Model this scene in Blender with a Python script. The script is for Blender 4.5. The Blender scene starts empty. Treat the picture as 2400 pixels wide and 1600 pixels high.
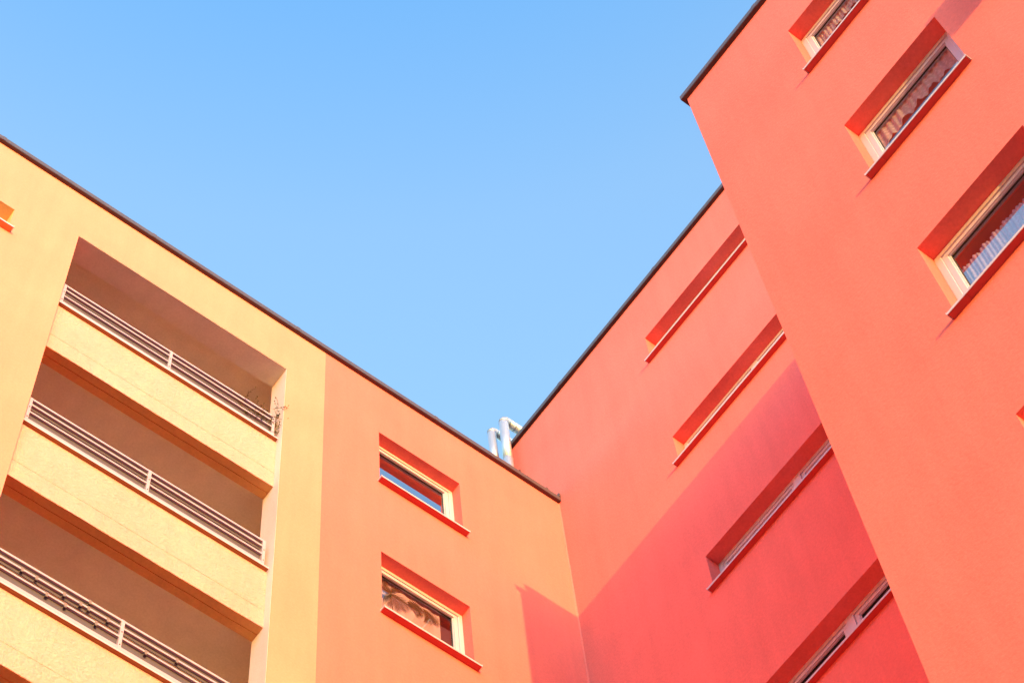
import bpy, bmesh, math, random
from mathutils import Vector, Matrix, noise
scene = bpy.context.scene
C = scene.collection

# ------------------------------------------------------------------ camera
cam_d = bpy.data.cameras.new('camera'); cam = bpy.data.objects.new('camera', cam_d); C.objects.link(cam)
cam.location = (-9.6488, -9.3601, 1.6)
cam.rotation_mode = 'XYZ'
cam.rotation_euler = (2.7281, 0.0597, -0.6450)
cam_d.sensor_width = 36.0; cam_d.sensor_fit = 'HORIZONTAL'
cam_d.lens = 5511.5 / 2400 * 36.0
cam_d.clip_end = 3000
scene.camera = cam

# ------------------------------------------------------------------ light
SUN_EL = math.radians(1.2)
sun_from = Vector((-0.343, -0.939, 0)).normalized() * math.cos(SUN_EL) + Vector((0, 0, math.sin(SUN_EL)))
sd = bpy.data.lights.new('sun', 'SUN'); sd.energy = 3.4; sd.angle = math.radians(0.53); sd.color = (1.0, 0.52, 0.13)
sun = bpy.data.objects.new('sun', sd); C.objects.link(sun)
sun.rotation_euler = sun_from.to_track_quat('Z', 'Y').to_euler(); sun.location = (-20, -60, 40)
w = bpy.data.worlds.new('World'); scene.world = w; w.use_nodes = True
wn = w.node_tree.nodes; wl = w.node_tree.links
sky = wn.new('ShaderNodeTexSky'); sky.sky_type = 'NISHITA'; sky.sun_disc = False
sky.sun_elevation = SUN_EL; sky.sun_rotation = math.atan2(sun_from.x, sun_from.y) % (2 * math.pi)
sky.air_density = 1.0; sky.dust_density = 1.0; sky.ozone_density = 1.0
bg = wn['Background']; bg.inputs['Strength'].default_value = 0.15
# sunset sky: the warm band of haze low over the horizon is brighter than the blue overhead
tcw = wn.new('ShaderNodeTexCoord'); sx = wn.new('ShaderNodeSeparateXYZ'); wl.new(tcw.outputs['Generated'], sx.inputs[0])
rp = wn.new('ShaderNodeValToRGB'); wl.new(sx.outputs['Z'], rp.inputs['Fac'])
SKY_RAMP = ((0.0, (.105, .18, .215)), (0.25, (.105, .185, .225)), (0.50, (.092, .168, .225)), (0.75, (.088, .155, .21)), (0.903, (.104, .144, .190)), (0.935, (.102, .144, .190)), (0.965, (.071, .132, .200)))
e = rp.color_ramp.elements
while len(e) < len(SKY_RAMP): e.new(0.5)
for el_, (p_, c_) in zip(e, SKY_RAMP): el_.position = p_; el_.color = (*c_, 1)
g1 = wn.new('ShaderNodeVectorMath'); g1.operation = 'SCALE'; g1.inputs['Scale'].default_value = 45.0; wl.new(rp.outputs[0], g1.inputs[0])
g2 = wn.new('ShaderNodeVectorMath'); g2.operation = 'MULTIPLY'; wl.new(sky.outputs[0], g2.inputs[0]); wl.new(g1.outputs[0], g2.inputs[1])
wl.new(g2.outputs[0], bg.inputs['Color'])
vs = scene.view_settings
vs.view_transform = 'Standard'; vs.look = 'None'; vs.gamma = 1; vs.use_curve_mapping = False
vs.exposure = 1.0
scene.render.engine = 'CYCLES'
cy = scene.cycles
cy.max_bounces = 10; cy.diffuse_bounces = 8; cy.glossy_bounces = 6; cy.transparent_max_bounces = 16
cy.caustics_reflective = False; cy.caustics_refractive = False

# ------------------------------------------------------------------ dimensions (metres), surveyed from the photograph
S = 2.8
HA, HB, HW = 26.88, 29.52, 24.04            # wall tops of the three blocks
P = 2.8055                                   # wing stands this far proud of the recessed block
YW = -5.425                                  # wing corner
XB = -3.453                                  # yellow / coral paint boundary
XL, XR = -6.715, -3.97                       # balcony opening
ZL = 25.771                                  # top balcony opening head
ZP, ZT = 23.04, 24.055                       # parapet bottom / top
AWL, AWR, AWT, AWB = -2.70, -1.565, 25.662, 24.44
BYL, BYR, BWT, BWB = -1.945, -4.46, 28.279, 27.62
WYL, WYR, WWT, WWB = -6.713, -7.866, 22.875, 21.645

# ------------------------------------------------------------------ materials
def mat(name):
    m = bpy.data.materials.new(name); m.use_nodes = True
    n = m.node_tree.nodes; l = m.node_tree.links
    return m, n, l, n['Principled BSDF']
def stucco(name, col, rough=0.95, grain=0.0035, bump=0.5, coarse=0.0, var=0.12, streak=0.09):
    """painted render: fine grain bump, faint cloudy wear and rain streaks in the paint"""
    m, n, l, b = mat(name)
    b.inputs['Roughness'].default_value = rough
    b.inputs['Specular IOR Level'].default_value = 0.15
    tc = n.new('ShaderNodeTexCoord')
    big = n.new('ShaderNodeTexNoise'); big.inputs['Scale'].default_value = 0.9; big.inputs['Detail'].default_value = 6; big.inputs['Roughness'].default_value = .62
    l.new(tc.outputs['Object'], big.inputs['Vector'])
    mp = n.new('ShaderNodeMapping'); mp.inputs['Scale'].default_value = (5.5, 5.5, 0.55)
    l.new(tc.outputs['Object'], mp.inputs['Vector'])
    st = n.new('ShaderNodeTexNoise'); st.inputs['Scale'].default_value = 1.0; st.inputs['Detail'].default_value = 5
    l.new(mp.outputs[0], st.inputs['Vector'])
    sp = n.new('ShaderNodeTexNoise'); sp.inputs['Scale'].default_value = 45; sp.inputs['Detail'].default_value = 4
    l.new(tc.outputs['Object'], sp.inputs['Vector'])
    fine = n.new('ShaderNodeTexNoise'); fine.inputs['Scale'].default_value = 1 / (grain * 8); fine.inputs['Detail'].default_value = 5; fine.inputs['Roughness'].default_value = .7
    l.new(tc.outputs['Object'], fine.inputs['Vector'])
    def math_(op, a, bb):
        q = n.new('ShaderNodeMath'); q.operation = op
        for i, v in enumerate((a, bb)):
            if isinstance(v, (int, float)): q.inputs[i].default_value = v
            else: l.new(v, q.inputs[i])
        return q.outputs[0]
    a = math_('MULTIPLY', math_('SUBTRACT', big.outputs['Fac'], .5), var * 2.4)
    c = math_('MULTIPLY', math_('SUBTRACT', st.outputs['Fac'], .5), streak * 2.4)
    d = math_('MULTIPLY', math_('SUBTRACT', sp.outputs['Fac'], .5), 0.22)
    e = math_('MULTIPLY', math_('SUBTRACT', fine.outputs['Fac'], .5), 0.26)
    tot = math_('ADD', math_('ADD', math_('ADD', math_('ADD', a, c), d), e), 1.0)
    mx = n.new('ShaderNodeVectorMath'); mx.operation = 'SCALE'; mx.inputs[0].default_value = col
    l.new(tot, mx.inputs['Scale']); l.new(mx.outputs[0], b.inputs['Base Color'])
    bp = n.new('ShaderNodeBump'); bp.inputs['Strength'].default_value = bump; bp.inputs['Distance'].default_value = grain
    h = fine.outputs['Fac']
    if coarse:
        cr = n.new('ShaderNodeTexNoise'); cr.inputs['Scale'].default_value = 28; cr.inputs['Detail'].default_value = 4; cr.inputs['Roughness'].default_value = .6
        l.new(tc.outputs['Object'], cr.inputs['Vector'])
        h = math_('ADD', h, math_('MULTIPLY', cr.outputs['Fac'], coarse))
    l.new(h, bp.inputs['Height']); l.new(bp.outputs[0], b.inputs['Normal'])
    return m
def plain(name, col, rough=0.5, metal=0.0, spec=0.5, wear=0.06, scale=9.0):
    m, n, l, b = mat(name)
    b.inputs['Roughness'].default_value = rough; b.inputs['Metallic'].default_value = metal; b.inputs['Specular IOR Level'].default_value = spec
    tc = n.new('ShaderNodeTexCoord'); t = n.new('ShaderNodeTexNoise'); t.inputs['Scale'].default_value = scale; t.inputs['Detail'].default_value = 5
    l.new(tc.outputs['Object'], t.inputs['Vector'])
    mr = n.new('ShaderNodeMapRange'); mr.inputs['To Min'].default_value = 1 - wear * 1.6; mr.inputs['To Max'].default_value = 1 + wear * 1.6
    l.new(t.outputs['Fac'], mr.inputs['Value'])
    mx = n.new('ShaderNodeVectorMath'); mx.operation = 'SCALE'; mx.inputs[0].default_value = col
    l.new(mr.outputs[0], mx.inputs['Scale']); l.new(mx.outputs[0], b.inputs['Base Color'])
    return m
M = {}
CORAL = (0.77, 0.178, 0.172)
YELLOW = (0.80, 0.285, 0.230)
M['coral'] = stucco('coral_render', CORAL, grain=.005, bump=.8)
M['yellow'] = stucco('yellow_render', YELLOW, grain=.004, bump=.45)
M['parapet'] = stucco('rough_parapet_render', (0.84, 0.375, 0.35), grain=.011, bump=.9, coarse=2.2)
M['pale'] = stucco('pale_pink_render', (0.76, 0.58, 0.62), grain=.002, bump=.25)
M['ceiling'] = stucco('ceiling_paint', (0.82, 0.74, 0.69), grain=.001, bump=.15)
M['loggia'] = stucco('balcony_wall_paint', (0.84, 0.72, 0.58), grain=.002, bump=.25)
M['edge'] = plain('roof_edge_metal', (0.105, 0.075, 0.09), .45, .2)
M['soffit'] = plain('roof_edge_soffit_shade', (0.055, 0.03, 0.04), .7)  # near-black: shade beneath the roof edge painted into the colour
M['sillshade_red'] = plain('shaded_red_sill_board', (0.45, 0.055, 0.065), .6)  # red darkened to paint in the shade under the sill
M['copshade'] = plain('coping_board_shade', (0.24, 0.11, 0.035), .6)  # overhang shade under the coping painted into this brown
M['soffitor'] = stucco('ochre_parapet_soffit', (0.78, 0.40, 0.16), grain=.004, bump=.4)
M['reveal'] = stucco('ochre_reveal', (0.80, 0.52, 0.22), grain=.002, bump=.3)
M['sillshade_orange'] = plain('shaded_orange_sill_board', (0.72, 0.26, 0.10), .6)  # under-sill shade painted into the orange
M['roof'] = plain('roof_felt', (0.08, 0.08, 0.08), .9)
M['white'] = plain('white_window_plastic', (0.60, 0.52, 0.66), .35, wear=.03)
M['gasket'] = plain('rubber_gasket', (0.03, 0.03, 0.035), .6)
M['sill'] = plain('sill_metal', (0.56, 0.50, 0.62), .42, .0, wear=.05)
M['rail'] = plain('railing_paint', (0.48, 0.37, 0.48), .4, wear=.05)
M['panel'] = plain('balcony_screen_board', (0.10, 0.075, 0.10), .7, wear=.12)
M['room'] = plain('room_wall', (0.38, 0.22, 0.20), .9)
M['ground'] = plain('paving', (0.13, 0.11, 0.10), .9, scale=2)
M['dark'] = plain('dark_fitting', (0.03, 0.025, 0.025), .6)
def glass(name, ior):
    m = bpy.data.materials.new(name); m.use_nodes = True; n = m.node_tree.nodes; l = m.node_tree.links
    n.remove(n['Principled BSDF'])
    tr = n.new('ShaderNodeBsdfTransparent'); tr.inputs[0].default_value = (.93, .94, .95, 1)
    gl = n.new('ShaderNodeBsdfGlossy'); gl.inputs['Roughness'].default_value = .0; gl.inputs['Color'].default_value = (1, 1, 1, 1)
    fr = n.new('ShaderNodeFresnel'); fr.inputs['IOR'].default_value = ior
    mx = n.new('ShaderNodeMixShader')
    tc = n.new('ShaderNodeTexCoord'); nz = n.new('ShaderNodeTexNoise'); nz.inputs['Scale'].default_value = 2.2; nz.inputs['Detail'].default_value = 1
    l.new(tc.outputs['Object'], nz.inputs['Vector'])
    bp = n.new('ShaderNodeBump'); bp.inputs['Strength'].default_value = .25; bp.inputs['Distance'].default_value = .004
    l.new(nz.outputs['Fac'], bp.inputs['Height']); l.new(bp.outputs[0], gl.inputs['Normal'])
    if ior < 4: l.new(fr.outputs[0], mx.inputs[0])
    else: mx.inputs[0].default_value = ior / 10          # mirror-coated pane
    l.new(tr.outputs[0], mx.inputs[1]); l.new(gl.outputs[0], mx.inputs[2])
    l.new(mx.outputs[0], n['Material Output'].inputs['Surface'])
    return m
M['glass'] = glass('window_glass', 2.1)
M['coated'] = glass('coated_window_glass', 6.0)
M['tinted'] = glass('wing_window_glass', 4.0)
def brushed():
    m, n, l, b = mat('zinc_duct'); b.inputs['Metallic'].default_value = .85; b.inputs['Roughness'].default_value = .5
    b.inputs['Base Color'].default_value = (.62, .61, .70, 1)
    return m
M['zinc'] = brushed()
def sheer(name, col, alpha, fold=26):
    m = bpy.data.materials.new(name); m.use_nodes = True; n = m.node_tree.nodes; l = m.node_tree.links
    b = n['Principled BSDF']; b.inputs['Base Color'].default_value = (*col, 1); b.inputs['Roughness'].default_value = .9
    b.inputs['Alpha'].default_value = alpha
    n.remove(b); df = n.new('ShaderNodeBsdfDiffuse'); df.inputs['Color'].default_value = (*col, 1)
    tl = n.new('ShaderNodeBsdfTranslucent'); tl.inputs['Color'].default_value = (*col, 1)
    tp = n.new('ShaderNodeBsdfTransparent')
    m1 = n.new('ShaderNodeMixShader'); m1.inputs[0].default_value = .40; l.new(df.outputs[0], m1.inputs[1]); l.new(tl.outputs[0], m1.inputs[2])
    # woven lace: small dense motifs on a thinner ground
    tc = n.new('ShaderNodeTexCoord'); vo = n.new('ShaderNodeTexVoronoi'); vo.inputs['Scale'].default_value = fold; l.new(tc.outputs['Object'], vo.inputs['Vector'])
    mr = n.new('ShaderNodeMapRange'); mr.inputs['From Min'].default_value = .1; mr.inputs['From Max'].default_value = .6; mr.inputs['To Min'].default_value = min(1, alpha+.1); mr.inputs['To Max'].default_value = alpha-.22
    l.new(vo.outputs['Distance'], mr.inputs['Value'])
    m2 = n.new('ShaderNodeMixShader'); l.new(mr.outputs[0], m2.inputs[0]); l.new(tp.outputs[0], m2.inputs[1]); l.new(m1.outputs[0], m2.inputs[2])
    l.new(m2.outputs[0], n['Material Output'].inputs['Surface'])
    return m
M['sheer'] = sheer('sheer_curtain', (.96, .88, .98), .88)
M['cafe'] = sheer('cafe_curtain', (.88, .74, .98), .97)

# ------------------------------------------------------------------ mesh helpers
class MB:
    def __init__(s): s.v = []; s.f = []
    def quad(s, a, b, c, d):
        i = len(s.v); s.v += [tuple(a), tuple(b), tuple(c), tuple(d)]; s.f.append((i, i+1, i+2, i+3))
    def box(s, x0, x1, y0, y1, z0, z1, T=None):
        x0, x1 = sorted((x0, x1)); y0, y1 = sorted((y0, y1)); z0, z1 = sorted((z0, z1))
        i = len(s.v)
        p = [(x0,y0,z0),(x1,y0,z0),(x1,y1,z0),(x0,y1,z0),(x0,y0,z1),(x1,y0,z1),(x1,y1,z1),(x0,y1,z1)]
        if T: p = [T(*q) for q in p]
        s.v += p
        s.f += [tuple(i+k for k in q) for q in ((0,3,2,1),(4,5,6,7),(0,1,5,4),(1,2,6,5),(2,3,7,6),(3,0,4,7))]
    def tube(s, pts, r, seg=24, cap=True, ref=Vector((0.3, 0.2, 1))):
        pts = [Vector(p) for p in pts]; n = len(pts); rs = r if isinstance(r, (list, tuple)) else [r]*n
        base = len(s.v); prev = None
        for k, p in enumerate(pts):
            t = (pts[min(k+1, n-1)] - pts[max(k-1, 0)]).normalized()
            if prev is None:
                a = t.orthogonal().normalized()
            else:
                a = (prev - t * prev.dot(t)).normalized()
            prev = a; bvec = t.cross(a)
            for j in range(seg):
                th = 2*math.pi*j/seg
                s.v.append(tuple(p + rs[k]*(math.cos(th)*a + math.sin(th)*bvec)))
        for k in range(n-1):
            for j in range(seg):
                q = base + k*seg
                s.f.append((q+j, q+(j+1) % seg, q+seg+(j+1) % seg, q+seg+j))
        if cap:
            s.f.append(tuple(base + j for j in reversed(range(seg))))
            s.f.append(tuple(base + (n-1)*seg + j for j in range(seg)))
    def build(s, name, m, parent=None, smooth=False, bevel=0.0, label=None, merge=True, recalc=True):
        me = bpy.data.meshes.new(name); me.from_pydata(s.v, [], s.f)
        bm = bmesh.new(); bm.from_mesh(me)
        if merge: bmesh.ops.remove_doubles(bm, verts=bm.verts, dist=1e-5)
        if recalc: bmesh.ops.recalc_face_normals(bm, faces=bm.faces)
        bm.to_mesh(me); bm.free()
        me.materials.append(m)
        o = bpy.data.objects.new(name, me); C.objects.link(o)
        if parent: o.parent = parent
        if smooth:
            for p in me.polygons: p.use_smooth = True
        if bevel:
            md = o.modifiers.new('bevel', 'BEVEL'); md.width = bevel; md.segments = 2; md.limit_method = 'ANGLE'; md.angle_limit = math.radians(40)
        if label: o['label'] = label
        return o
def empty(name, label, cat, group=None):
    o = bpy.data.objects.new(name, None); C.objects.link(o); o['label'] = label; o['category'] = cat
    if group: o['group'] = group
    return o
def tag(o, label, cat, group=None):
    o['label'] = label; o['category'] = cat
    if group: o['group'] = group

# wall coordinates: (u along the wall left to right as seen from outside, d depth INTO the wall, z)
TA = lambda u, d, z: (u, d, z)               # facade A: u = x, into the wall = +y
TB = lambda u, d, z: (d, -u, z)              # recessed block: u = -y, into the wall = +x
TW = lambda u, d, z: (-P + d, -u, z)         # wing
def wall(u0, u1, z0, z1, holes, th, T, mb=None, skip_left=False, skip_right=False, rough=0.0):
    """slab with rectangular openings; only exposed faces are made"""
    mb = mb or MB()
    us = sorted({u0, u1, *[h[0] for h in holes], *[h[1] for h in holes]}); us = [u for u in us if u0 <= u <= u1]
    zs = sorted({z0, z1, *[h[2] for h in holes], *[h[3] for h in holes]}); zs = [z for z in zs if z0 <= z <= z1]
    def solid(i, j):
        if i < 0 or j < 0 or i >= len(us)-1 or j >= len(zs)-1: return False
        cu = (us[i]+us[i+1])/2; cz = (zs[j]+zs[j+1])/2
        return not any(h[0] < cu < h[1] and h[2] < cz < h[3] for h in holes)
    for i in range(len(us)-1):
        for j in range(len(zs)-1):
            if not solid(i, j): continue
            a, b, c, d = us[i], us[i+1], zs[j], zs[j+1]
            mb.quad(T(a,0,c), T(b,0,c), T(b,0,d), T(a,0,d))
            mb.quad(T(a,th,c), T(a,th,d), T(b,th,d), T(b,th,c))
            if not solid(i-1, j): mb.quad(T(a,0,c), T(a,0,d), T(a,th,d), T(a,th,c))
            if not solid(i+1, j): mb.quad(T(b,0,c), T(b,th,c), T(b,th,d), T(b,0,d))
            if not solid(i, j-1): mb.quad(T(a,0,c), T(a,th,c), T(b,th,c), T(b,0,c))
            if not solid(i, j+1): mb.quad(T(a,0,d), T(b,0,d), T(b,th,d), T(a,th,d))
    return mb

def frame_ring(mb, u0, u1, z0, z1, w, d0, d1, T):
    mb.box(u0, u1, d0, d1, z1-w, z1, T); mb.box(u0, u1, d0, d1, z0, z0+w, T)
    mb.box(u0, u0+w, d0, d1, z0+w, z1-w, T); mb.box(u1-w, u1, d0, d1, z0+w, z1-w, T)

def window(bld, u0, u1, z0, z1, depth, T, sl, sr, proj, paint='sillshade_red', mullions=(), seg=(), label=None, pane='glass'):
    """white plastic window set `depth` into the wall: outer frame, stepped sash(es), pane(s), metal sill"""
    mb = MB(); fw = .055
    frame_ring(mb, u0+.001, u1-.001, z0+.002, z1-.001, fw, depth, depth+.07, T)
    for mu in mullions: mb.box(mu-.055, mu+.055, depth-.004, depth+.07, z0+fw, z1-fw, T)
    win = mb.build('window', M['white'], bld, bevel=.005, label=label)
    edges = [u0+fw] + [e for mu in mullions for e in (mu-.055, mu+.055)] + [u1-fw]
    for k in range(0, len(edges), 2):
        a, b = edges[k]+.003, edges[k+1]-.003
        s = MB(); frame_ring(s, a, b, z0+fw+.003, z1-fw-.003, .048, depth+.010, depth+.066, T)
        frame_ring(s, a+.048, b-.048, z0+fw+.051, z1-fw-.051, .012, depth+.022, depth+.062, T)
        s.build('sash', M['white'], win, bevel=.007)
        g = MB(); frame_ring(g, a+.060, b-.060, z0+fw+.063, z1-fw-.063, .006, depth+.036, depth+.048, T); g.build('gasket', M['gasket'], win)
        p = MB(); p.quad(T(a+.062,depth+.044,z0+fw+.065), T(b-.062,depth+.044,z0+fw+.065), T(b-.062,depth+.044,z1-fw-.065), T(a+.062,depth+.044,z1-fw-.065))
        p.build('pane', M[pane], win, recalc=False)      # the quad already faces outward
    # sheet metal sill: pan, upstands at both ends, folded drip lip, joint cover strips
    s = MB(); zs = z0
    s.box(sl, sr, -proj, 0, zs-.016, zs-.012, T)                      # outer pan, clear of the wall
    s.box(u0+.002, u1-.002, 0, depth-.014, zs-.016, zs-.012+.004, T)   # inner pan
    s.box(sl, sr, -proj-.004, -proj, zs-.034, zs-.006, T)              # lip
    s.box(sl-.004, sl, -proj-.004, -.001, zs-.024, zs+.006, T); s.box(sr, sr+.004, -proj-.004, -.001, zs-.024, zs+.006, T)
    s.build('sill', M['sill'], win)
    # backing board under the sheet metal, shade painted into its colour, with butt straps at its joints
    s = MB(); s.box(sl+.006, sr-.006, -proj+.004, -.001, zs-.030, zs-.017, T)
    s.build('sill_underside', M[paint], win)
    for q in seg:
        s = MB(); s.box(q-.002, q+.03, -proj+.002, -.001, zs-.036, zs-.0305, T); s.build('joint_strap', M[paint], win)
    # dark room behind
    r = MB(); D = 1.6; a, b, zb, zt = u0-.25, u1+.25, z0-.5, z1+.12
    r.quad(T(a,.31,zb), T(b,.31,zb), T(b,D,zb), T(a,D,zb)); r.quad(T(a,.31,zt), T(b,.31,zt), T(b,D,zt), T(a,D,zt))
    r.quad(T(a,.31,zb), T(a,.31,zt), T(a,D,zt), T(a,D,zb)); r.quad(T(b,.31,zb), T(b,.31,zt), T(b,D,zt), T(b,D,zb))
    r.quad(T(a,D,zb), T(b,D,zb), T(b,D,zt), T(a,D,zt))
    r.build('room_lining', M['room'], win)
    return win

def roof_edge(bld, u0, u1, z, T, endl=0.0, endr=0.0):
    mb = MB(); o = .045
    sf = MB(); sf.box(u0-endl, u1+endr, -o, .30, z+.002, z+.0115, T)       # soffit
    mb.box(u0-endl, u1+endr, -o-.003, .30, z+.012, z+.100, T)           # front face
    mb.box(u0-endl+.05, u1+endr, .07, .24, z+.100, z+.255, T)           # upstand further back
    re_ = mb.build('roof_edge', M['edge'], bld)
    q = u0 + 1.1
    while q < u1 - .5:
        j = MB(); j.box(q, q+.05, -o-.0065, .02, z+.009, z+.1035, T); j.build('edge_joint', M['edge'], re_); q += 2.0
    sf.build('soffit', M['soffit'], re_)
    return re_

# ------------------------------------------------------------------ ground
g = MB(); g.quad((-600,-600,0), (600,-600,0), (600,600,0), (-600,600,0)); go = g.build('ground', M['ground']); go['kind'] = 'structure'

# ------------------------------------------------------------------ block A: yellow balconies and coral stair bay
A = empty('apartment_building', 'building on the left with yellow balcony front and orange end strip with two windows', 'building')
A.location = (0, 0, 0)
LEFT = -13.0
nf = 9
hy = [(XL, XR, 0.4 if k == nf-1 else ZP - S*k, ZL if k == 0 else ZP - S*(k-1)) for k in range(nf)]
hy = [(XL, XR, ZP-S*7, ZL)]
LW = (-8.60, -7.472, AWB, 25.40)             # small window at the far left, opening
LWS = [(-8.60, -7.472, AWB+.36-S*k, 25.392-S*k) for k in range(3)]
yw = wall(LEFT, XB, 0, HA, hy + LWS, .287, TA).build('wall', M['yellow'], A, label='pale yellow rendered wall')
AW = [(AWL, AWR, AWB-S*k, AWT-S*k) for k in range(4)]
wall(XB, 0, 0, HA, AW, .30, TA).build('wall', M['coral'], A, label='orange coral rendered wall')
b = MB(); b.box(LEFT, -.01, 9.7, 10, 0, HA); b.box(LEFT, LEFT+.25, .3, 9.7, 0, HA); b.build('rear_wall', M['yellow'], A)
b = MB(); b.box(LEFT+.25, -.01, .305, 9.7, HA-.3, HA-.05); b.build('roof', M['roof'], A)
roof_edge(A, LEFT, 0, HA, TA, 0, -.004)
# end pieces of the metal edge at the inner corner
b = MB(); b.box(-.20, -.17, -.03, .05, HA+.101, HA+.185); b.build('edge_clip', M['edge'], A)
b = MB(); b.box(-.03, -.004, -.055, .02, HA+.101, HA+.18); b.build('edge_clip', M['edge'], A)
b = MB(); b.box(XL+.001, XR-.004, .0015, .286, ZL-.004, ZL-.001); b.build('lintel_soffit', M['ceiling'], A, label='mauve underside of the beam over the top balcony')
# pale pillar reveal on the right of the balconies
b = MB(); b.box(XR-.003, XR, .0025, .2865, ZP-S*7, ZL-.005); b.build('pillar_reveal', M['pale'], A, label='pale pink side of the balcony pillar')
for k in range(4):
    zc = (ZL+.0 if k == 0 else ZP+.0 - S*(k-1)); top = zc + .18 if k else ZL+.16
    zf = ZP + .30 - S*k
    b = MB(); b.box(-7.6, -2.95, .2875, 3.0, top, top+.12); b.build('balcony_ceiling', M['ceiling'], A)
    b = MB(); b.box(-7.6, -2.95, 3.0, 3.1, zf-.11, top); b.box(-7.7, -7.6, .2875, 3.1, zf-.11, top); b.box(-2.95, -2.85, .2875, 3.1, zf-.11, top)
    b.build('balcony_wall', M['loggia'], A)
    if k == 3: b = MB(); b.box(-7.6, -2.95, .2875, 3.0, zf-.08, zf); b.build('balcony_floor', M['ceiling'], A)
    # parapet: main board with a joint and a wavy plaster underside
    z0, z1 = ZP-S*k, ZT-S*k
    b = MB(); n = 60
    jz = z0 + (.30 if k else .30)
    xs = [XL+.002 + (XR-XL-.006)*i/n for i in range(n+1)]
    wob = lambda x, s: .0045*noise.noise(Vector((x*3.1, s*7.7+k*3.3, 0))) + .0035*noise.noise(Vector((x*13, s+k*5, 1)))
    rows = []
    for i, x in enumerate(xs):
        rows.append([(x, .102, z1), (x, .102, jz+.006), (x, .106, jz+.003), (x, .106, jz-.003), (x, .102, jz-.006), (x, .102+wob(x,1)*.3, z0+wob(x,1)+.002),
                     (x, .108, z0), (x, .190+wob(x,2), z0), (x, .193+wob(x,2), z0+.012), (x, .200+wob(x,2), z0+.012), (x, .203+wob(x,2), z0+.003), (x, .285, z0+.003), (x, .285, z1)])
    un = MB()
    for i in range(n):
        r0, r1 = rows[i], rows[i+1]; L = len(r0)
        for j in range(L): (un if 6 <= j <= 10 else b).quad(r0[j], r1[j], r1[(j+1) % L], r0[(j+1) % L])
    par = b.build('parapet', M['parapet'], A); un.build('parapet_underside', M['soffitor'], par, label='ochre underside of the balcony parapet')
    # metal coping over the parapet
    b = MB(); b.box(XL+.002, XR-.012, .062, .30, z1+.012, z1+.020); b.box(XL+.002, XR-.012, .058, .062, z1+.004, z1+.026)
    cop = b.build('coping', M['sill'], A)
    b = MB(); b.box(XL+.003, XR-.013, .0635, .1015, z1+.0045, z1+.0115); b.build('coping_underside', M['copshade'], cop)
    # railing
    b = MB(); x0, x1 = -6.685, XR-.05
    rl = []
    for zz, h in ((.543, .032), (.435, .027), (.285, .027), (.112, .054)):
        q = MB(); q.box(x0, x1, .102-.012, .102+.012, z1+zz-h/2, z1+zz+h/2); rl.append(q)
    posts = []
    for px in (x0+.008, -5.358, x1-.026):
        r0_ = MB(); posts.append(r0_); r0_.box(px-.008, px+.026, .086, .136, z1+.026, z1+.556)
        r0_.v += [(px,.136,z1+.02),(px+.018,.136,z1+.02),(px+.018,.136,z1+.46),(px,.136,z1+.46),(px-.01,.20,z1+.02),(px+.008,.20,z1+.02)]
        i = len(r0_.v)-6; r0_.f += [(i,i+3,i+2,i+1),(i,i+1,i+5,i+4),(i+3,i,i+4),(i+1,i+2,i+5),(i+2,i+3,i+4,i+5)]
    ra = rl[0].build('railing', M['rail'], A, bevel=.003, label='pale metal railing of thin horizontal bars')
    for q in rl[1:]: q.build('rail', M['rail'], ra, bevel=.003)
    for q in posts: q.build('post', M['rail'], ra, bevel=.002)
    for za, zb in ((.383, .585), (.02, .325)): q = MB(); q.box(x0+.04, x1-.04, .118, .124, z1+za, z1+zb); q.build('screen_board', M['panel'], ra)
    for px in (x0+.017, -5.349, x1-.017):
        for zz in (.16, .36): bo = MB(); bo.tube([(px, .0862, z1+zz), (px, .081, z1+zz)], .006, 8); bo.build('bolt', M['dark'], ra)
for k in range(3):
    z0, z1 = AWB-S*k, AWT-S*k
    window(A, AWL, AWR, z0, z1, .136, TA, -2.722, -1.532, .072, seg=(-2.56, -1.70), pane='glass' if k == 1 else 'coated', label=('upper window of the orange wall, dark glass reflecting blue sky' if k == 0 else 'lower window of the orange wall, pale blind and palm leaves behind glass' if k == 1 else None))
for k, (a, b_, z0, z1) in enumerate(LWS):
    window(A, a, b_, z0, z1, .26, TA, a-.03, -7.435, .072, paint='sillshade_orange', seg=(b_-.2,))

for k in range(3):
    a_, b2, z0_, z1_ = LWS[k]
    r = MB(); r.box(a_+.001, b2-.001, .003, .259, z1_-.003, z1_-.001); r.box(b2-.003, b2-.001, .003, .259, z0_+.01, z1_-.004)
    r.build('window_reveal', M['reveal'], A, label='orange painted reveal of the small window at the left')
# ------------------------------------------------------------------ block B: recessed red wall
B = empty('apartment_building', 'red recessed building wall in the corner, partly in shade, with long narrow windows', 'building')
BW = [(-BYL, -BYR, BWB-S*k, BWT-S*k) for k in range(5)]
wall(-.72, 14.0, 0, HB, BW, .30, TB).build('wall', M['coral'], B, label='coral red rendered wall')
b = MB(); b.box(.301, 10, .42, .72, HA-.2, HB); b.box(9.7, 10, -14, .42, 0, HB); b.box(.301, 9.7, -14, -13.7, 0, HB); b.build('side_wall', M['coral'], B)
b = MB(); b.box(.301, 9.7, -13.7, .42, HB-.3, HB-.05); b.build('roof', M['roof'], B)
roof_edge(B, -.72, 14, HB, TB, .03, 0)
for k in range(4):
    z0, z1 = BWB-S*k, BWT-S*k
    window(B, -BYL, -BYR, z0, z1, .165, TB, -BYL-.045, -BYR+.04, .062, mullions=(3.2,), seg=(2.05, 3.17, 4.3))

# plaster fillet in the inner corner
b = MB(); q = .014
b.quad((-q, 0.0015, 0), (0.0015, -q, 0), (0.0015, -q, HA), (-q, 0.0015, HA)); b.build('corner_bead', M['coral'], B)

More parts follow.
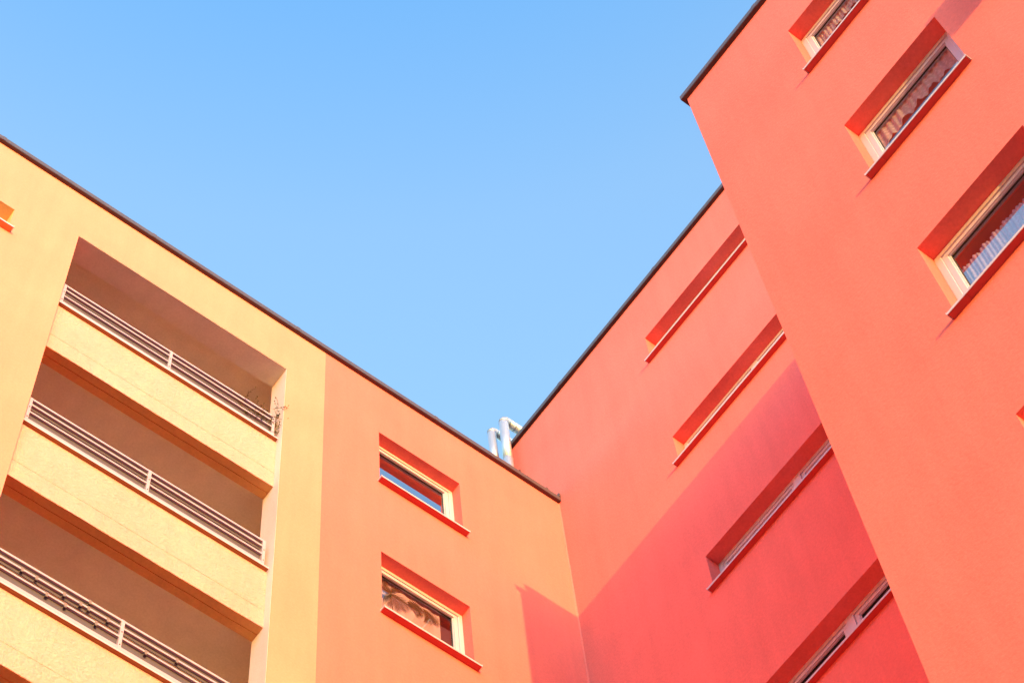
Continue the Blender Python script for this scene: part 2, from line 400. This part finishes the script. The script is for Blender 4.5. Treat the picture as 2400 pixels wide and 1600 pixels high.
# ------------------------------------------------------------------ wing
Wg = empty('apartment_building', 'nearest red building wing on the right with three curtained windows and dark roof edge', 'building')
WW = [(-WYL, -WYR, WWB-S*k, WWT-S*k) for k in range(5)]
wall(-YW, 14.0, 0, HW, WW, .30, TW).build('wall', M['coral'], Wg, label='coral red rendered wall')
b = MB(); b.box(-P+.301, -.003, YW-.30, YW, 0, HW); b.box(-P+.301, -.003, -14, -13.7, 0, HW); b.build('side_wall', M['coral'], Wg)
b = MB(); b.box(-P+.301, -.003, -13.7, YW-.30, HW-.3, HW-.05); b.build('roof', M['roof'], Wg)
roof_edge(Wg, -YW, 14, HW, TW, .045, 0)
b = MB(); b.box(-P+.31, -.004, YW, YW+.045, HW+.002, HW+.100); b.box(-P+.07, -.004, YW-.24, YW-.07, HW+.101, HW+.255); b.build('side_roof_edge', M['edge'], Wg)
wins = []
for k in range(4):
    z0, z1 = WWB-S*k, WWT-S*k
    wins.append(window(Wg, -WYL, -WYR, z0, z1, .16, TW, -WYL-.035, -WYR+.013, .062, pane='tinted', seg=(-WYL+.12, -WYR-.15)))

# ------------------------------------------------------------------ curtains behind the wing windows
def curtain(name, u0, u1, ztop, zbot, depth, T, m, seed, scall, label, cat='curtain', group=None, amp=.009):
    mb = MB(); nu, nz = 150, 20; rnd = random.Random(seed); ph = rnd.random()*6
    grid = []
    for i in range(nu+1):
        t = i/nu; u = u0+(u1-u0)*t; col = []
        zb = zbot(t)
        zt = ztop(t)
        for j in range(nz+1):
            s_ = j/nz
            d = depth + amp*(.35+.65*s_)*math.sin(t*scall*2*math.pi+ph+.6*math.sin(t*9+s_)) + .006*math.sin(t*scall*5.3*math.pi+ph)
            col.append(T(u, d, zt+(zb-zt)*s_))
        grid.append(col)
    for i in range(nu):
        for j in range(nz): mb.quad(grid[i][j], grid[i+1][j], grid[i+1][j+1], grid[i][j+1])
    o = mb.build(name, m, smooth=True); tag(o, label, cat, group)
    md = o.modifiers.new('solid', 'SOLIDIFY'); md.thickness = .001
    return o
u0, u1 = -WYL+.06, -WYR-.06
for k in range(2):
    zt = WWT-S*k
    base = zt - (.29 if k == 0 else .32)
    curtain('curtain', u0, u1, lambda t: zt-.10, lambda t, b=base, k=k: b - (.03 if k == 0 else .07)*abs(math.sin(t*(8 if k == 0 else 6)*math.pi)) - .13*max(0, 1-t*3.2)**1.2 - .13*max(0, t*3.2-2.2)**1.2, .235, TW, M['sheer'], k+1, 9 if k == 0 else 6,
            ['sheer scalloped valance behind the topmost window of the red wing', 'sheer wavy valance behind the fully visible window of the red wing'][k])
zt = WWT-S*2
curtain('curtain', u0, u1, lambda t: zt-.33+.035*abs(math.sin(t*9*math.pi)), lambda t: zt-1.2, .24, TW, M['cafe'], 5, 11, 'pale blue half curtain with looped top in the lowest full window of the wing')

# ------------------------------------------------------------------ exhaust ducts on the roof
def duct(x, y, zt, r, label, xend):
    o = empty('exhaust_duct', label, 'duct', 'metal ducts on the roof')
    o.location = (x, y, HA)
    def put(mb, name, m=M['zinc'], **kw): return mb.build(name, m, o, **kw)
    z0 = -.2; Z = zt-HA-r*1.5
    mb = MB(); mb.tube([(0,0,z0),(0,0,Z-1.1)], r*1.0, 32); put(mb, 'lower_pipe', smooth=True)
    mb = MB(); mb.tube([(0,0,Z-1.1),(0,0,Z-.02)], r*1.01, 32); put(mb, 'upper_pipe', smooth=True)
    for zz in (Z-1.1, Z-.02):
        mb = MB(); mb.tube([(0,0,zz-.006),(0,0,zz+.006)], r*1.05, 32); put(mb, 'seam_ring')
    mb = MB(); R = r*1.45; pts = [(R*(1-math.cos(a)), 0, Z+R*math.sin(a)) for a in [math.pi/2*i/5 for i in range(6)]]
    mb.tube(pts, r*1.02, 32); put(mb, 'elbow', smooth=True)
    for i in (1, 2, 3, 4):
        pa = Vector(pts[i]); a = math.pi/2*i/5; t = Vector((math.sin(a), 0, math.cos(a)))
        mb = MB(); mb.tube([pa-t*.004, pa+t*.004], r*1.06, 32); put(mb, 'seam_ring')
    mb = MB(); mb.tube([(R,0,Z+R),(xend,0,Z+R)], r, 32); put(mb, 'horizontal_pipe', smooth=True)
    mb = MB(); mb.tube([(R+.09,0,Z+R),(R+.10,0,Z+R)], r*1.05, 32); put(mb, 'seam_ring')
    return o
d1 = duct(-.155, .625, 30.13, .064, 'silver vent duct nearer the red wall, taller in view, with elbow', 3.0)
d2 = duct(-.165, .870, 30.20, .060, 'silver vent duct left of the taller one, partly behind it', 3.0)

# ------------------------------------------------------------------ wall bracket beside the ducts
br = MB(); br.tube([(-.30, .62, 28.72), (-.004, .62, 28.72)], .007, 8); br.box(-.006, -.0005, .585, .655, 28.68, 28.76); bo_ = br.build('lightning_rod_bracket', M['dark']); tag(bo_, 'small dark rod with an end plate fixed to the red wall beside the ducts', 'bracket')

# ------------------------------------------------------------------ unseen box shaped like an outdoor unit, added to cast the band of shade
U = empty('shade_box', 'unseen box added on the red wing wall to cast a band of shade', 'shade caster')
U.location = (-P, -8.50, 19.50)
b = MB(); b.box(-.275, -.06, -.90, 0, 0, .645); b.build('casing', M['white'], U, bevel=.012)
for k in range(6):
    b = MB(); n = 40; R = .06+.038*k
    b.tube([(-.282, -.55+R*math.cos(2*math.pi*i/n), .32+R*math.sin(2*math.pi*i/n)) for i in range(n+1)], .004, 6); b.build('grille_ring', M['dark'], U)
for yy in (-.75, -.15):
    b = MB(); b.box(-.27, -.0, yy-.02, yy+.02, -.03, -.002); b.box(-.03, 0, yy-.02, yy+.02, -.25, -.03); b.build('bracket', M['sill'], U)

# ------------------------------------------------------------------ things behind and on the left building
M['blind'] = plain('pale_blind', (0.62, 0.40, 0.66), .9, wear=.04)
M['leaf'] = plain('palm_leaf', (0.075, 0.045, 0.03), .6)
M['twig'] = plain('dry_twig', (0.16, 0.07, 0.035), .8)
M['sprig'] = plain('small_dry_leaf', (0.13, 0.13, 0.04), .7)
def frond(mb, base, ang, L, drop, n=11, wdt=.10):
    """feather leaf: curved rib with paired narrow leaflets, built in the x-z plane with some depth"""
    pts = []
    for i in range(n+1):
        t = i/n; a = ang - drop*t*t
        p = (base[0]+math.cos(a)*L*t, base[1]+.003*math.sin(t*2.4), base[2]+math.sin(a)*L*t); pts.append(Vector(p))
    mb.tube(pts, [.0035*(1-.7*i/n) for i in range(n+1)], 6)
    for i in range(1, n+1):
        d = (pts[i]-pts[i-1]).normalized(); side = Vector((-d.z, 0, d.x))
        l = wdt*math.sin(math.pi*(.15+.8*i/n))
        for sg in (-1, 1):
            tip = pts[i]+side*sg*l*.75+d*l*.8+Vector((0, -.001*sg, 0)); w_ = d*.009
            mb.quad(pts[i]-w_, pts[i]+w_, tip+w_*.2, tip-w_*.2)
pp = empty('palm_plant', 'dark palm fronds behind the glass of the lower window in the orange wall', 'plant')
for (bx, bz, angs, L) in ((-2.43, 22.56, (.25, -.30, -.75, -1.2, -1.9, 2.3, 1.5, 3.0), .26), (-2.22, 22.60, (.1, -.35, .6), .20), (-2.02, 22.66, (-.95, -.2), .24)):
    for a in angs:
        f = MB(); frond(f, (bx, .2065, bz), a, L, .5); f.build('frond', M['leaf'], pp)
st = MB(); st.tube([(-2.43, .2065, 22.56), (-2.41, .208, 22.2), (-2.44, .208, 21.75)], .004, 8); st.build('stem', M['leaf'], pp)
b = MB(); n = 40
for i in range(n):
    xa, xb = -2.685+.885*i/n, -2.685+.885*(i+1)/n; ya, yb = .226+.005*math.sin(i*.9), .226+.005*math.sin((i+1)*.9)
    b.quad((xa, ya, 21.70), (xb, yb, 21.70), (xb, yb, 22.855), (xa, ya, 22.855))
bl = b.build('curtain', M['blind'], smooth=True); tag(bl, 'pale pink cloth hanging behind the palm fronds in the lower orange-wall window', 'curtain')

# dry twiggy plant growing at the right end of the top balcony railing
rnd = random.Random(11)
pl = empty('dry_plant', 'sparse dry twigs growing through the right end of the top balcony railing', 'plant')
def twig(p, d, L, depth, stems, leaves):
    pts = [p]; n = 6
    for i in range(n):
        d = (d + Vector((rnd.gauss(0,.22), rnd.gauss(0,.16), rnd.gauss(0,.18)+.03))).normalized(); p = p + d*L/n; pts.append(p)
        if depth < 3 and i > 0 and rnd.random() < .62:
            q = (d + Vector((rnd.gauss(0,.7), rnd.gauss(0,.5), rnd.gauss(0,.5)))).normalized(); twig(p, q, L*rnd.uniform(.4,.7), depth+1, stems, leaves)
        if depth >= 1 and rnd.random() < .75:
            a = Vector((rnd.gauss(0,1), rnd.gauss(0,1), rnd.gauss(0,1))).normalized(); c = a.orthogonal().normalized()*.009; a = a*rnd.uniform(.016,.030)
            leaves.quad(p, p+a*.5+c, p+a, p+a*.5-c)
    stems.tube(pts, [max(.0014, (.0045-.0011*depth)*(1-.5*i/n)) for i in range(n+1)], 5)
fo = MB()
for (bx, d, L) in ((-4.04, (.16, -.06, .95), .46), (-4.07, (.0, -.10, 1), .52), (-4.10, (-.35, -.06, .9), .50), (-4.16, (-.5, -.08, .7), .40), (-4.05, (.10, -.08, .7), .34)):
    st = MB(); twig(Vector((bx, .16, 24.07)), Vector(d).normalized(), L, 0, st, fo); st.build('stem', M['twig'], pl)
fo.build('foliage', M['sprig'], pl)

# little dark clips on the lowest railing in view
M['clipgrey'] = plain('grey_clip', (0.22, 0.16, 0.18), .8)
M['peg'] = plain('dark_clip', (0.06, 0.03, 0.035), .5)
zr = ZT-S*2
proto = None
for (px, zz) in ((-6.33, .435), (-6.19, .435), (-6.07, .285), (-5.92, .435), (-5.76, .435), (-5.68, .435), (-5.89, .285), (-5.59, .285), (-5.49, .435), (-5.68, .545), (-5.10, .285), (-4.80, .435)):
    if proto is None:
        proto = empty('cloth_clip', 'small dark clip hooked over a bar of the lowest railing in view', 'clip', 'clips on the railing bars')
        c_ = MB(); c_.box(-.012, .012, -.018, -.013, -.045, .016); c_.box(-.012, .012, -.018, .013, .0135, .018); c_.box(-.012, .012, .0128, .0155, -.03, .018); c_.build('hook', M['clipgrey'], proto)
        c_ = MB(); c_.box(-.012, .010, -.0165, .002, -.055, -.016); c_.build('jaw', M['peg'], proto, bevel=.002)
        t = proto
    else:
        t = proto.copy(); C.objects.link(t)
        for ch in list(proto.children): q = ch.copy(); C.objects.link(q); q.parent = t
    t.location = (px, .102, zr+zz)

# ------------------------------------------------------------------ unseen block added to the west to take low sky light from the lower storeys
O = empty('apartment_building', 'unseen ochre building added behind the photographer to block low sky light', 'building')
TO = lambda u, d, z: (-34 - d, u, z)
hol = [(-26 + 5.2*i, -24.4 + 5.2*i, 2.0 + 2.8*k, 3.4 + 2.8*k) for i in range(7) for k in range(9)]
wall(-30, 10, 0, 29, hol, .3, TO).build('wall', M['reveal'], O)
b = MB(); b.box(-46, -34.3, -30, -29.7, 0, 29); b.box(-46, -34.3, 9.7, 10, 0, 29); b.box(-46, -45.7, -29.7, 9.7, 0, 29); b.build('rear_wall', M['reveal'], O)
b = MB(); b.box(-45.7, -34.3, -29.7, 9.7, 28.6, 28.9); b.build('roof', M['roof'], O)
pw = None
for (u0_, u1_, z0_, z1_) in hol:
    if pw is None:
        m_ = MB(); frame_ring(m_, 0, u1_-u0_, 0, z1_-z0_, .07, .12, .2, lambda u, d, z: (-d, u, z)); pw = m_.build('window', M['white'], O)
        g_ = MB(); g_.box(0.07, u1_-u0_-.07, .16, .165, .07, z1_-z0_-.07, lambda u, d, z: (-d, u, z)); gp = g_.build('pane', M['dark'], pw)
        w_ = pw
    else:
        w_ = pw.copy(); C.objects.link(w_); w_.parent = O
        q = gp.copy(); C.objects.link(q); q.parent = w_
    w_.location = (-34, u0_, z0_)
